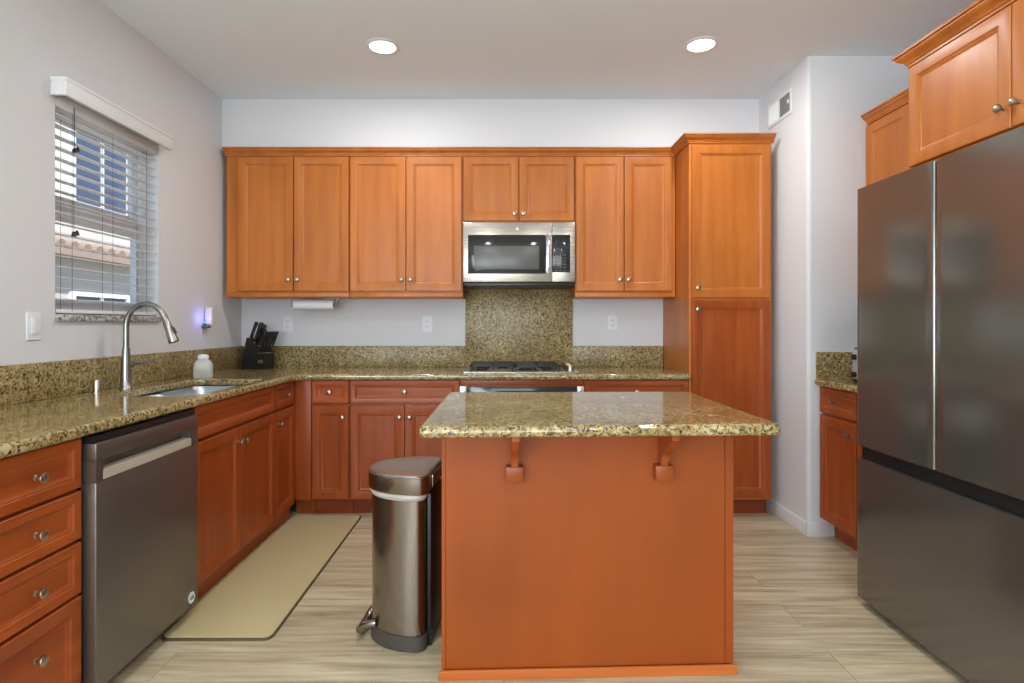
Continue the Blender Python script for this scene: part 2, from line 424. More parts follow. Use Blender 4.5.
# ------------------------------------------------------------------ knobs, cabinet fronts
_kb = MB()
_kb.lathe([(.0085, 0), (.0085, .002), (.0055, .004), (.0048, .012), (.0075, .016), (.0145, .019), (.0158, .023), (.0145, .027), (.0100, .0292), (.0, .0302)][:-1] + [(.001, .0302)], 20, Matrix.Rotation(PI / 2, 4, 'X'))
KNOB = _kb.build('knob', NICK); KME = KNOB.data; bpy.data.objects.remove(KNOB)
def knob(parent, x, y, z):
    o = bpy.data.objects.new('knob', KME); C.objects.link(o); o.parent = parent; o.location = (x, y, z); o['label'] = 'round brushed nickel knob'; return o
def panel_front(w, h, z0, x0, th=.02, fr=.052, m=None):
    """framed front with a recessed flat panel, facing -y, back at y=-.001"""
    r = []
    def ring(ins, y): r.append([(x0 + ins, y, z0 + ins), (x0 + w - ins, y, z0 + ins), (x0 + w - ins, y, z0 + h - ins), (x0 + ins, y, z0 + h - ins)])
    ring(0, -.001); ring(0, -th + .003); ring(.003, -th); ring(fr - .004, -th); ring(fr, -th + .003)
    ring(fr + .001, -th + .006); ring(fr + .004, -th + .0055); ring(fr + .014, -th + .0125); ring(fr + .016, -th + .0125)
    return MB().rings(r, smooth=False)
def cabinet(name, label, cat, loc, rz, w, d, z0, z1, fronts, mats, toe=0.0, group=None, ends=(), rail=None, toem=None, rec=.072, hollow=False):
    """local frame: x along the front, y into the wall, z absolute height minus loc z; face frame at y=0"""
    t = thing(name, label, cat, loc, rz, group); lz = loc[2]
    mb = MB()
    if hollow:
        a, b = z0 + toe - lz, z1 - lz
        mb.box(.0005, w - .0005, 0, .018, a, b, 0); mb.box(.0005, .018, .018, d, a, b); mb.box(w - .018, w - .0005, .018, d, a, b)
        mb.box(.018, w - .018, .018, d, a, a + .018); mb.box(.018, w - .018, d - .008, d, a + .018, b)
    else: mb.box(0.0005, w - .0005, 0, d, z0 + toe - lz, z1 - lz, .0015, 1)
    mb.build('carcass', mats[0], t)
    if toe: MB().box(0.0005, w - .0005, rec, d, 0, toe - .0005, 0).build('toe_kick', toem or WT, t)
    if rail: MB().box(0.0005, w - .0005, -.008, .02, rail[0] - lz, rail[1] - lz, .004).build('light_rail', mats[0], t)
    for fr in fronts:
        kind, x0, x1, a, b = fr[:5]
        pn = panel_front(x1 - x0, b - a, a - lz, x0, fr=(.052 if kind == 'door' else .032) if b - a < .24 or kind == 'door' else .045)
        o = pn.build('door' if kind == 'door' else 'drawer_front', mats[0] if kind == 'door' else mats[1], t)
        for kx, kz in fr[5:]: knob(o, kx, -.0205, kz - lz)
    return t
ZF0, ZD1, ZD0, ZT = .118, .712, .728, .872       # door bottom, door top, drawer bottom, drawer top
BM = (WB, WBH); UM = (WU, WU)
Yf = 3.637                                        # back run face frame
Xf = -1.345                                       # left run face frame
# ---- back run
cabinet('base_cabinet', 'narrow reddish base cabinet with one drawer in the back left corner', 'cabinet', (-1.222, Yf, 0), 0, .246, YB - Yf - .002, 0, .876,
        [('drawer', .006, .240, ZD0, ZT, (.123, .800)), ('door', .006, .240, ZF0, ZD1, (.205, .640))], BM, .11, None)
cabinet('base_cabinet', 'wide reddish base cabinet with two doors left of the oven', 'cabinet', (-.974, Yf, 0), 0, .700, YB - Yf - .002, 0, .876,
        [('drawer', .004, .696, ZD0, ZT, (.350, .800)), ('door', .004, .348, ZF0, ZD1, (.318, .640)), ('door', .352, .696, ZF0, ZD1, (.382, .640))], BM, .11, None)
cabinet('base_cabinet', 'reddish base cabinet right of the oven, behind the island', 'cabinet', (.512, Yf, 0), 0, .672, YB - Yf - .002, 0, .876,
        [('drawer', .004, .668, ZD0, ZT, (.336, .800)), ('door', .004, .334, ZF0, ZD1, (.304, .640)), ('door', .338, .668, ZF0, ZD1, (.368, .640))], BM, .11, None)
o = MB().box(-1.3445, -1.224, Yf - .004, Yf + .016, .11, .876, .001).box(-1.3445, -1.224, Yf + .07, Yf + .09, 0, .108, 0).build('filler_panel', WB)
tag(o, 'plain vertical wood filler strip in the corner between the two base runs', 'filler panel')
# oven housing: slim rail and filler above the wall oven
ov = thing('built_in_oven', 'built-in oven with dark control panel under the cooktop', 'oven', (-.2725, Yf, 0), 0)
MB().box(.002, .782, 0.0, .55, .11, .876, .002).build('carcass', WB, ov)
MB().box(.0, .784, -.004, -.0005, .838, .875, .001).build('top_rail', WBH, ov)
MB().box(.002, .782, .072, .55, 0, .108).build('toe_kick', WT, ov)
for a_, b_ in ((-.002, .040), (.744, .786)): MB().box(a_, b_, -.026, -.0045, .715, .836, .002).build('oven_side_trim', SSH, ov)
cp = MB().box(.041, .743, -.028, -.001, .715, .834, .002).build('control_panel', DGL, ov)
MB().box(.30, .46, -.0295, -.0285, .765, .800).build('display', BLK, cp)
for i in range(6):
    for q_ in (.18, .50): MB().box(q_ + i * .018, q_ + .008 + i * .018, -.0295, -.0285, .788, .793).build('button_mark', WHP, cp)
dr = MB().box(.012, .772, -.036, -.001, .16, .708, .006).build('oven_door', SSH, ov)
MB().box(.10, .684, -.0385, -.0365, .24, .56, .001).build('oven_window', DGL, dr)
MB().tube([(.09, -.037, .655), (.09, -.075, .655)], .008).tube([(.694, -.037, .655), (.694, -.075, .655)], .008).tube([(.05, -.078, .655), (.734, -.078, .655)], .012).build('oven_handle', SSH, dr)

# ---- pantry
pz = 2.39
t = cabinet('pantry_cabinet', 'tall pantry cabinet with one door above another, right of the counter', 'cabinet', (1.1865, Yf, 0), 0, .527, YB - Yf - .002, 0, pz,
        [('door', .014, .513, 1.398, 2.365, (.046, 1.46)), ('door', .014, .513, .125, 1.384, (.046, 1.325))], (WU, WU), .11)
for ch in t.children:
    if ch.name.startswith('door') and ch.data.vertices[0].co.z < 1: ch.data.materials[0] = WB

# ---- left run (facing +x)
def left_cab(name, label, y0, w, fronts, group=None, hollow=False):
    return cabinet(name, label, 'cabinet', (Xf, y0, 0), PI / 2, w, Xf - XL - .002, 0, .876, fronts, BM, .075, group, rec=.012, hollow=hollow, toem=WBH)
w = .372
fr = [('drawer', .004, w - .006, a, b, (w / 2, (a + b) / 2)) for a, b in ((.716, .872), (.556, .706), (.386, .546), (.088, .376))]
fr[3] = ('drawer', .004, w - .006, .088, .376, (w / 2, .275))
left_cab('drawer_cabinet', 'stack of four reddish drawers left of the dishwasher', 1.428, w - .002, fr)
left_cab('sink_cabinet', 'sink base cabinet with a false drawer front over two doors, scuffed finish', 2.432, .892,
         [('drawer', .012, .884, ZD0, ZT), ('door', .012, .446, .088, ZD1, (.418, .640)), ('door', .450, .884, .088, ZD1, (.480, .640))], hollow=True)
left_cab('base_cabinet', 'narrow base cabinet with small drawer between sink cabinet and corner', 3.326, .306,
         [('drawer', .006, .296, ZD0, ZT, (.151, .800)), ('door', .006, .296, .088, ZD1, (.04, .640))])
# ---- upper cabinets
Yu = 3.92
def upper(label, x0, x1, z0, fronts, rail=True):
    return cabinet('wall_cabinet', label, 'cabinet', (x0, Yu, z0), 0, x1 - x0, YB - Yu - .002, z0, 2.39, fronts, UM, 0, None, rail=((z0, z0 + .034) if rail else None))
def two(x0, a, s, b, z0, z1, kz):
    return [('door', a - x0, s - .003 - x0, z0, z1, (s - .030 - x0, kz)), ('door', s + .003 - x0, b - x0, z0, z1, (s + .030 - x0, kz))]
upper('two-door wall cabinet at the far left, beside the left wall', -1.902, -1.054, 1.416, two(-1.902, -1.820, -1.436, -1.057, 1.457, 2.377, 1.535))
upper('two-door wall cabinet just left of the microwave', -1.053, -.276, 1.416, two(-1.053, -1.047, -.664, -.284, 1.457, 2.377, 1.535))
upper('short two-door wall cabinet above the microwave', -.275, .492, 1.924, two(-.275, -.268, .109, .486, 1.938, 2.377, 1.985), rail=False)
upper('two-door wall cabinet between the microwave and the pantry', .493, 1.184, 1.416, two(.493, .500, .829, 1.160, 1.457, 2.377, 1.535))

# ---- crown mouldings
CP = [(0, 0), (.008, 0), (.008, .008), (.012, .010), (.014, .018), (.022, .024), (.034, .032), (.037, .038), (.037, .042), (.044, .043), (.044, .052), (0, .052)]
mb = MB(); mb.rings(sweep(CP, [(-1.912, Yu - .001), (1.1855, Yu - .001), (1.1855, Yf - .001), (1.724, Yf - .001)], 2.384), smooth=False)
tag(mb.build('crown_molding', WU), 'long crown molding along the top of the back wall cabinets and pantry', 'molding')

# ---- right run (facing -x)
Xr = 1.842
def right_cab(name, label, ytop, w, depth, z0, z1, fronts, x=Xr, toe=.11, mats=None, rail=None, lz=0):
    return cabinet(name, label, 'cabinet', (x, ytop, lz), -PI / 2, w, depth, z0, z1, fronts, mats or BM, toe, None, rail=rail, toem=WBH)
right_cab('base_cabinet', 'reddish base cabinet with drawer and door beside the refrigerator', YR - .014, .35, XR - Xr - .002, 0, .876,
          [('drawer', .010, .342, ZD0, ZT, (.160, .800)), ('door', .010, .342, ZF0, ZD1, (.305, .640))])
right_cab('base_cabinet', 'base cabinet mostly hidden behind the refrigerator', YR - .365, .34, XR - Xr - .002, 0, .876,
          [('drawer', .008, .332, ZD0, ZT, (.165, .800)), ('door', .008, .332, ZF0, ZD1, (.300, .640))])
right_cab('wall_cabinet', 'wall cabinet high on the right, just beyond the refrigerator cabinet', YR - .002, .72, XR - 2.117 - .002, 1.416, 2.40,
          [('door', .006, .356, 1.457, 2.372, (.33, 1.535)), ('door', .362, .712, 1.457, 2.372, (.39, 1.535))], x=2.117, toe=0, mats=UM, rail=(1.416, 1.45), lz=1.416)
t = right_cab('wall_cabinet', 'deep two-door cabinet above the refrigerator', 2.575, 1.06, XR - Xr - .002, 1.905, 2.40,
          [('door', .012, .527, 1.935, 2.378, (.498, 2.015)), ('door', .533, 1.048, 1.935, 2.378, (.562, 2.015))], x=Xr, toe=0, mats=UM, lz=1.905)
MB().box(-.002, 1.062, -.0075, -.0005, -.0, .026, .003).build('bottom_rail', WU, t)
mb = MB(); mb.rings(sweep([(a * 1.15, b * 1.25) for a, b in CP], [(2.425, 2.5755), (Xr - .001, 2.5755), (Xr - .001, 1.513), (2.425, 1.513)], 2.388), smooth=False)
tag(mb.build('crown_molding', WU), 'crown molding around the top of the cabinet above the refrigerator', 'molding')
mb = MB(); mb.rings(sweep(CP, [(2.116, YR - .003), (2.116, 2.640)], 2.386), smooth=False)
tag(mb.build('crown_molding', WU), 'short crown molding on the wall cabinet beyond the refrigerator', 'molding')
MB  # ---- countertops
XE, YE = -1.302, 3.600                            # counter front edges
outline = round_poly([(XL + .001, 1.405), (XE, 1.405), (XE, YE), (1.183, YE), (1.183, YB - .001), (XL + .001, YB - .001)], [0, .02, .10, 0, 0, 0], 8)
# sink cut-outs
HX0, HX1 = -1.762, -1.370
bowls = [(2.50, 2.865), (2.89, 3.27)]
ct = slab('countertop', outline, [rrect(HX0, HX1, a, b, .05)[::-1] for a, b in bowls[:0]] + [rrect(HX0, HX1, 2.50, 3.27, .06)[::-1]], .877, .914, .012, GR)
tag(ct, 'L-shaped speckled granite countertop along the left and back walls', 'countertop')
def splash(name, label, x0, x1, y0, y1, z0, z1):
    tag(MB().box(x0, x1, y0, y1, z0, z1, .002).build(name, GRS), label, 'backsplash')
splash('backsplash', 'low granite backsplash strip along the left wall under the window', XL + .001, XL + .02, 1.405, YB - .001, .9145, 1.069)
splash('backsplash', 'low granite backsplash strip left of the tall granite panel', XL + .0205, -.278, YB - .0205, YB - .001, .9145, 1.069)
splash('backsplash', 'low granite backsplash strip between tall granite panel and pantry', .514, 1.183, YB - .0205, YB - .001, .9145, 1.069)
splash('backsplash', 'tall granite backsplash panel behind the cooktop', -.277, .513, YB - .0225, YB - .001, .9145, 1.500)
tag(slab('countertop', round_poly([(1.800, YR - .0135), (1.800, 2.57), (XR - .001, 2.57), (XR - .001, YR - .0135)], [.0, 0, 0, 0]), [], .877, .914, .012, GR),
    'small granite countertop on the right wall behind the refrigerator', 'countertop')
splash('backsplash', 'short granite backsplash on the wall facing, beside refrigerator', 1.812, XR - .022, YR - .0205, YR - .001, .9145, 1.069)
splash('backsplash', 'granite backsplash strip on the right wall behind the refrigerator', XR - .0205, XR - .001, 2.57, YR - .001, .9145, 1.069)

# ------------------------------------------------------------------ sink
sk = thing('kitchen_sink', 'double-bowl stainless undermount sink set in the granite counter', 'sink', (-1.58, 2.885, .876), 0)
def bowl(a, b):
    m_ = MB(); cx, cy = -1.58, 2.885; rings = []
    for ins, z, r in ((-.004, -.001, .06), (-.002, -.006, .06), (.004, -.02, .055), (.012, -.17, .05), (.04, -.19, .04)):
        rings.append([(x - cx, y - cy, z) for x, y in rrect(HX0 + ins, HX1 - ins, a + ins, b - ins, r)])
    outer = []
    for ins, z, r in ((.034, -.195, .04), (.006, -.175, .05), (-.006, -.02, .06), (-.0065, -.001, .06)):
        outer.append([(x - cx, y - cy, z) for x, y in rrect(HX0 + ins, HX1 - ins, a + ins, b - ins, r)])
    m_.rings(rings, cap0=False, cap1=True); m_.rings(outer, cap0=True, cap1=False)
    o = m_.build('bowl', SINKM, sk)
    MB().lathe([(.044, 0), (.044, .003), (.034, .004), (.03, .001), (.005, .001)], 24, Matrix.Translation((0, (a + b) / 2 - cy, -.1895))).build('drain', CHROME, o)
bowl(2.506, 2.877); bowl(2.893, 3.264)
MB().box(HX0 + .006 + 1.58, HX1 - .006 + 1.58, -.0075, .0075, -.055, -.0005, .003).build('divider', SINKM, sk)

# ------------------------------------------------------------------ faucet
fx, fy = -1.845, 2.79
fc = thing('kitchen_faucet', 'tall brushed nickel gooseneck faucet behind the sink', 'faucet', (fx, fy, .914), 0)
MB().lathe([(.030, 0), (.030, .004), (.027, .008), (.024, .06), (.0215, .14), (.0185, .17), (.0165, .20)], 28).build('body', NICKF, fc)
pts = [(0, 0, .195), (0, 0, .26)]
R_ = .098; zc = .305
pts += [(0, 0, .29)]
for i in range(15):
    a = PI - PI * i / 14 * .90
    pts.append((R_ + R_ * math.cos(a), 0, zc + R_ * 1.12 * math.sin(a)))
MB().tube(pts, .0135, 16).build('gooseneck', NICKF, fc)
e = Vector(pts[-1]); d = (Vector(pts[-1]) - Vector(pts[-2])).normalized()
p = [e - d * .02, e + d * .012, e + d * .014, e + d * .06, e + d * .115, e + d * .12]
hd = MB().tube(p, [.0155, .0155, .0165, .019, .0245, .0235], 20).build('spray_head', NICKF, fc)
q = d.cross(Vector((0, 1, 0))).normalized()
if q.x < 0: q = -q
MB().tube([e + d * .045 + q * .0165, e + d * .062 + q * .0215, e + d * .085 + q * .024], [.006, .008, .006], 10).build('spray_button', BLK, hd, label='black spray button')
hl = MB().tube([(0, .012, .115), (0, .043, .115)], .0165, 18).build('handle_hub', NICKF, fc)
MB().tube([(.002, .040, .117), (.05, .046, .124), (.105, .050, .136)], [.0075, .006, .0065], 12).build('lever', NICKF, hl)
ag = MB().lathe([(.024, 0), (.024, .004), (.0195, .006), (.0195, .052), (.0175, .060), (.010, .062)], 24).build('air_gap_cap', NICK, loc=(-1.868, 2.625, .914))
tag(ag, 'short brushed nickel cylinder cap on the counter left of the faucet', 'air gap')

# ------------------------------------------------------------------ soap bottle
sb = thing('soap_bottle', 'squat milky white bottle on the counter behind the sink', 'bottle', (-1.775, 3.375, .914), .3)
MB().rings([[(x, y, z) for x, y in rrect(-a, a, -b, b, min(a, b) * .6, 4)] for a, b, z in
            ((.048, .026, 0), (.052, .029, .004), (.052, .030, .06), (.050, .029, .080), (.040, .026, .098), (.028, .022, .106), (.026, .020, .112))]).build('bottle_body', SOAP, sb)
MB().lathe([(.027, .110), (.030, .112), (.030, .128), (.026, .134), (.015, .137)], 24).build('cap', WHP, sb)

# ------------------------------------------------------------------ dishwasher
dw = thing('dishwasher', 'stainless steel dishwasher between the drawer stack and sink cabinet', 'dishwasher', (-1.345, 1.796, 0), PI / 2)
L = .602
MB().box(.006, .626, .02, .58, .10, .868, .002).build('tub', BLKM, dw)
MB().box(.004, .627, .055, .30, 0, .095).build('toe_panel', BLK, dw)
pnl = MB()
hz0, hz1, hx0, hx1 = .728, .795, .034, .556      # handle pocket
pf, pb = -.056, -.004
x0_, x1_ = .010, .010 + L
pnl.box(x0_, x1_, pf, pb, .062, hz0, .003); pnl.box(x0_, x1_, pf, pb, hz1, .850, .003)
pnl.box(x0_, hx0 + .01, pf, pb, hz0 - .004, hz1 + .004, .0); pnl.box(hx1, x1_, pf, pb, hz0 - .004, hz1 + .004, 0)
pnl.box(hx0, hx1 + .002, -.014, pb, hz0 - .002, hz1 + .002)
dp = pnl.build('door_panel', SSD, dw)
MB().prism([(-.0575, hz0 + .002), (-.050, hz0 - .003), (-.020, hz0 + .028), (-.022, hz0 + .034), (-.0575, hz0 + .030)], hx0 + .008, hx1 + .002,
           M=Matrix(((0, 0, 1, 0), (1, 0, 0, 0), (0, 1, 0, 0), (0, 0, 0, 1)))).build('pocket_handle', mat('handle_steel', (206, 198, 184), 0.45, 0.35), dp, label='lighter steel pocket handle bar')
MB().box(.012, .60, pf + .006, .0, .853, .872, 0).build('control_strip', BLK, dp)
bd = MB().lathe([(.023, 0), (.023, .002), (.020, .0026), (.0195, .0020), (.003, .0020)], 28, Matrix.Translation((.562, pf - .0002, .098)) @ Matrix.Rotation(PI / 2, 4, 'X')).build('badge', WHP, dp, label='round silver badge')
text('badge_letters', 'GE', .020, Matrix.Translation((.562, pf - .0034, .098)) @ Matrix.Rotation(PI / 2, 4, 'X'), GRYP, bd)

# ------------------------------------------------------------------ microwave
mwx = -.270
mw = thing('over_range_microwave', 'stainless over-the-range microwave above the cooktop', 'microwave', (mwx, 3.86, 1.482), 0)
def mx(px): return (px - 503) / 147.7 - mwx
def mz(py): return 1.228 + (324.5 - py) / 147.7 - 1.482
MB().box(.0, .757, .03, YB - 3.86 - .025, .034, .441, .002).build('body', SSH, mw)
MB().box(.004, .753, .012, YB - 3.86 - .026, 0.008, .033, .003).build('vent_grille', BLK, mw)
dr = MB().box(.0, mx(552), -.006, .029, mz(282), mz(222.5), .004).build('door', SSH, mw)
MB().box(mx(468), mx(545.4), -.009, -.0062, mz(273.8), mz(235), .002).build('door_glass', DGL, dr)
MB().box(mx(474), mx(539), -.0105, -.0091, mz(269.5), mz(246), .001).build('viewing_mesh', MWIN, dr)
MB().box(mx(546), mx(549.8), -.030, -.020, mz(274), mz(234.5), .004).box(mx(546.5), mx(549.3), -.021, -.0055, mz(240), mz(237), 0).box(mx(546.5), mx(549.3), -.021, -.0055, mz(272), mz(269), 0).build('door_handle', CHROME, dr)
cpn = MB().box(mx(552) + .0015, .757, -.006, .029, mz(282), mz(222.5), .004).build('control_frame', SSH, mw)
MB().box(mx(550.6) + .012, mx(570), -.009, -.0062, mz(272.5), mz(235), .002).build('keypad', DGL, cpn)
mb = MB()
for r in range(6):
    for c in range(3): mb.box(mx(555) + c * .028, mx(555) + .017 + c * .028, -.0098, -.0091, .106 + r * .021, .114 + r * .021)
mb.build('key_marks', GRYP, cpn)
bd = MB().lathe([(.011, 0), (.011, .0015), (.009, .002), (.002, .002)], 20, Matrix.Translation((mx(518), -.0061, mz(228.5))) @ Matrix.Rotation(PI / 2, 4, 'X')).build('badge', NICK, dr)
text('badge_letters', 'GE', .010, Matrix.Translation((mx(518), -.0084, mz(228.5))) @ Matrix.Rotation(PI / 2, 4, 'X'), GRYP, bd)

# ------------------------------------------------------------------ cooktop
ck = thing('gas_cooktop', 'stainless gas cooktop with black iron grates set in the back counter', 'cooktop', (.118, 3.915, .9145), 0)
MB().prism(rrect(-.385, .385, -.235, .235, .015), 0, .008, .003).build('tray', SSH, ck)
grate_xs = [(-.340, -.130), (-.125, .075), (.080, .265)]
for gx0, gx1 in ((-.335, -.042), (-.038, .255)):
    mb = MB(); h0, h1 = .036, .048; y0, y1 = -.20, .20; tk = .012
    mb.box(gx0, gx1, y0, y0 + tk, h0, h1, .002); mb.box(gx0, gx1, y1 - tk, y1, h0, h1, .002)
    mb.box(gx0, gx0 + tk, y0, y1, h0, h1, .002); mb.box(gx1 - tk, gx1, y0, y1, h0, h1, .002)
    xm = (gx0 + gx1) / 2; mb.box(xm - tk / 2, xm + tk / 2, y0, y1, h0, h1, .002); mb.box(gx0, gx1, -tk / 2, tk / 2, h0, h1, .002)
    for yy in (-.10, .10): mb.box(gx0, gx1, yy - .004, yy + .004, h0 + .003, h1, .001)
    for xx in (gx0, xm - tk / 2, gx1 - tk):
        for yy in (y0, y1 - tk, -tk / 2): mb.box(xx, xx + tk, yy, yy + tk, .008, h0 + .002, 0)
    mb.build('grate', IRON, ck)
for bx_, by_, r in ((-.26, -.10, .034), (-.26, .10, .040), (.03, -.10, .040), (.18, .10, .034), (-.12, .10, .03), (.18, -.10, .03)):
    MB().lathe([(r * 1.2, .008), (r * 1.15, .014), (r, .015), (r, .020), (r * .9, .022), (.003, .022)], 24, Matrix.Translation((bx_, by_, 0))).build('burner', IRON, ck)
for yy in (-.16, -.08, 0, .08, .16):
    MB().lathe([(.030, .008), (.030, .012), (.026, .014), (.024, .042), (.021, .046), (.003, .046)], 22, Matrix.Translation((.325, yy, 0))).build('control_knob', NICK, ck)

# ------------------------------------------------------------------ kitchen island
isl = thing('kitchen_island', 'kitchen island with plain orange-brown back panel facing the camera', 'island', (.30, 2.30, 0), 0)
ox, oy = .30, 2.30
fl = (-.212, 1.972); frr = (.812, 2.009); yb = 2.62
def ip(x, y): return (x - ox, y - oy)
def fy_(x): return fl[1] + (x - fl[0]) * (frr[1] - fl[1]) / (frr[0] - fl[0])
MB().prism([ip(fl[0] + .004, fl[1] + .008), ip(frr[0] - .004, frr[1] + .008), ip(frr[0] - .004, yb), ip(fl[0] + .004, yb)], .0, .875).build('carcass', WI, isl)
def strip(x0, x1, out0, out1, z0, z1, name, m, bev=.0015):
    MB().prism([ip(x0, fy_(x0) - out1), ip(x1, fy_(x1) - out1), ip(x1, fy_(x1) - out0), ip(x0, fy_(x0) - out0)], z0, z1, bev, seg=1).build(name, m, isl)
strip(fl[0] + .014, frr[0] - .030, -.007, -.003, .034, .875, 'back_panel', WI, 0)
strip(fl[0], fl[0] + .013, -.007, .0, .034, .875, 'corner_stile', WI); strip(frr[0] - .029, frr[0], -.007, .0, .034, .875, 'corner_stile', WI)
strip(fl[0] - .008, frr[0] + .008, .001, .012, .0, .033, 'base_trim', WTR)
def ytop(x): return 1.742 + (x + .25) * (1.792 - 1.742) / 1.13
io = round_poly([ip(-.262, ytop(-.262)), ip(.884, ytop(.884)), ip(.876, 2.68), ip(-.258, 2.665)], [.03, .03, .03, .03], 5)
slab('island_top', io, [], .877, .914, .0165, GR, isl)['label'] = 'speckled granite island top'
for cx_ in (.040, .556):
    yb_ = fy_(cx_) + .0025; t = .012
    c = MB()
    prof = [(0, .874), (-.165, .874), (-.165, .852), (-.150, .842), (-.135, .820), (-.118, .800), (-.088, .780), (-.060, .757), (-.040, .735), (-.034, .722), (0, .722),
            (0, .740), (-.020, .742), (-.030, .765), (-.062, .790), (-.095, .812), (-.115, .835), (-.120, .852), (-.022, .852), (-.022, .74)]
    # solid bracket in side profile
    prof = [(0, .7425), (-.040, .7425), (-.044, .758), (-.060, .782), (-.088, .800), (-.115, .812), (-.138, .826), (-.152, .846), (-.168, .853), (-.168, .8745), (0, .8745)]
    c.prism([(a, b) for a, b in prof], -t, t, M=Matrix.Translation((cx_ - ox, yb_ - oy, 0)) @ Matrix(((0, 0, 1, 0), (1, 0, 0, 0), (0, 1, 0, 0), (0, 0, 0, 1))))
    co_ = c.build('corbel', CORBEL, isl)
    MB().box(cx_ - ox - .030, cx_ - ox + .030, yb_ - oy - .042, yb_ - oy - .0005, .688, .7418, .004).build('corbel_block', CORBEL, co_)
# cabinet doors on the far side of the island
for a, b in ((-.206, .132), (.136, .470), (.474, .806)):
    m_ = panel_front(b - a, .735, .125, 0)
    d_ = m_.build('door', WB, isl); d_.rotation_euler = (0, 0, PI); d_.location = (b - ox, yb - oy + .0005, 0)
    knob(d_, .03, -.0205, .80)

# ------------------------------------------------------------------ trash can
tc = thing('trash_can', 'half-round stainless steel step trash can standing left of the island', 'trash can', (-.402, 2.298, 0), -.10)
def dshape(sx, sy, n=28, r=.040, k=7):
    """flat side towards +x with rounded corners, bowed side towards -x"""
    pts = []
    for i in range(k + 1):
        a = PI / 2 * i / k; pts.append((sx - r + r * math.sin(a), -sy + r * .9 - r * .9 * math.cos(a)))
    for i in range(k + 1):
        a = PI / 2 * i / k; pts.append((sx - r + r * math.cos(a), sy - r * .9 + r * .9 * math.sin(a)))
    a0 = sx - r
    for i in range(1, n):
        th = PI / 2 + PI * i / n
        c, s_ = math.cos(th), math.sin(th)
        pts.append((a0 + (sx + a0) * math.copysign(abs(c) ** .9, c), sy * math.copysign(abs(s_) ** .93, s_)))
    return pts
def dr_(sx, sy, z): return [(x, y, z) for x, y in dshape(sx, sy)]
MB().rings([dr_(.122, .160, 0), dr_(.126, .164, .004), dr_(.125, .163, .058)]).build('base', mat('bin_base', (74, 68, 62), .45), tc, label='dark grey plastic base')
MB().rings([dr_(.120, .158, .0585), dr_(.120, .158, .565)]).build('can_body', CAN, tc)
MB().rings([dr_(.1205, .1585, .5655), dr_(.128, .166, .577), dr_(.125, .162, .590)]).build('bin_liner', BAG, tc, label='pale plastic liner edge')
lid = MB().rings([dr_(.133, .170, .5905), dr_(.135, .172, .594), dr_(.135, .172, .652), dr_(.131, .168, .656)]).build('lid_ring', CAN, tc)
MB().rings([dr_(.129, .166, .6565), dr_(.127, .164, .660), dr_(.110, .145, .664), dr_(.06, .08, .666)]).build('lid', SS, tc)
MB().box(.121, .140, -.112, .112, .004, .585, .006).build('back_frame', BLK, tc, label='black plastic back frame')
MB().box(.1355, .143, -.09, .09, .600, .650, .003).build('hinge_cover', CAN, tc)
MB().tube([(-.080, -.100, .075), (-.125, -.104, .068), (-.146, -.092, .042), (-.154, -.06, .024), (-.154, .02, .024), (-.148, .050, .040), (-.130, .066, .062), (-.085, .060, .070)], [.015, .016, .017, .019, .019, .017, .016, .015], 12).build('pedal', CAN, tc)

# ------------------------------------------------------------------ floor mat
fm = thing('floor_mat', 'long beige anti-fatigue mat on the floor along the left cabinets', 'mat', (-1.115, 2.93, 0), 0)
MB().prism(rrect(-.222, .215, -.72, .72, .035, 6), .0005, .009, .0).build('mat_border', MATE, fm, label='dark olive edge of the mat')
MB().prism(rrect(-.216, .209, -.714, .714, .030, 6), .0092, .013, .002).build('mat_surface', MAT_, fm)

# ------------------------------------------------------------------ refrigerator (faces -x)
FX = 1.563
fg = thing('refrigerator', 'dark stainless French-door refrigerator on the right', 'refrigerator', (FX, 2.522, 0), -PI / 2)
MB().box(.008, .904, .075, .82, .03, 1.800, .004).build('cabinet_body', mat('fridge_side', (70, 70, 72), .4, .6), fg)
def fdoor(x0, x1, z0, z1, name, bow=.004):
    """door slab with a very slightly bowed face and rounded vertical edges"""
    n = 14; r = .012; poly = []
    for i in range(n + 1):
        u = i / n; x = x0 + r + (x1 - x0 - 2 * r) * u
        poly.append((x, -bow * math.sin(PI * u)))
    pts = [(x0, .065), (x0, r)] + [(x0 + r - r * math.cos(a), r - r * math.sin(a)) for a in (.5, 1.0)] + poly + [(x1 - r + r * math.sin(a), r - r * math.cos(a)) for a in (.57, 1.07)] + [(x1, r), (x1, .065)]
    return MB().prism(pts, z0, z1, smooth=True).build(name, BSS, fg)
dl = fdoor(.000, .4525, .700, 1.823, 'door'); dr2 = fdoor(.4595, .912, .700, 1.823, 'door')
fz = fdoor(.000, .912, .035, .643, 'freezer_drawer')
MB().box(.004, .908, .022, .070, .644, .6985, .002).build('handle_recess', BLKM, fg, label='black recessed grip band')
MB().box(.4530, .4590, .020, .070, .70, 1.82).build('door_gap_seal', BLKM, fg)
MB().box(.010, .902, .030, .070, .012, .0345, .001).build('kick_plate', BLKM, fg)
for xx in (.045, .865):
    MB().tube([(xx - .018, .085, .0155), (xx + .018, .085, .0155)], .0155, 16).build('roller', BLK, fg)
    MB().box(xx - .03, xx + .03, .08, .20, 1.8005, 1.826, .004).build('hinge_cover', BLK, fg)

# ------------------------------------------------------------------ knife block
kx, ky = -1.722, 4.03
kb = thing('knife_block', 'black knife block full of knives in the back left counter corner', 'knife block', (kx, ky, .9145), -.18)
Mk = Matrix(((0, 0, 1, 0), (1, 0, 0, 0), (0, 1, 0, 0), (0, 0, 0, 1)))
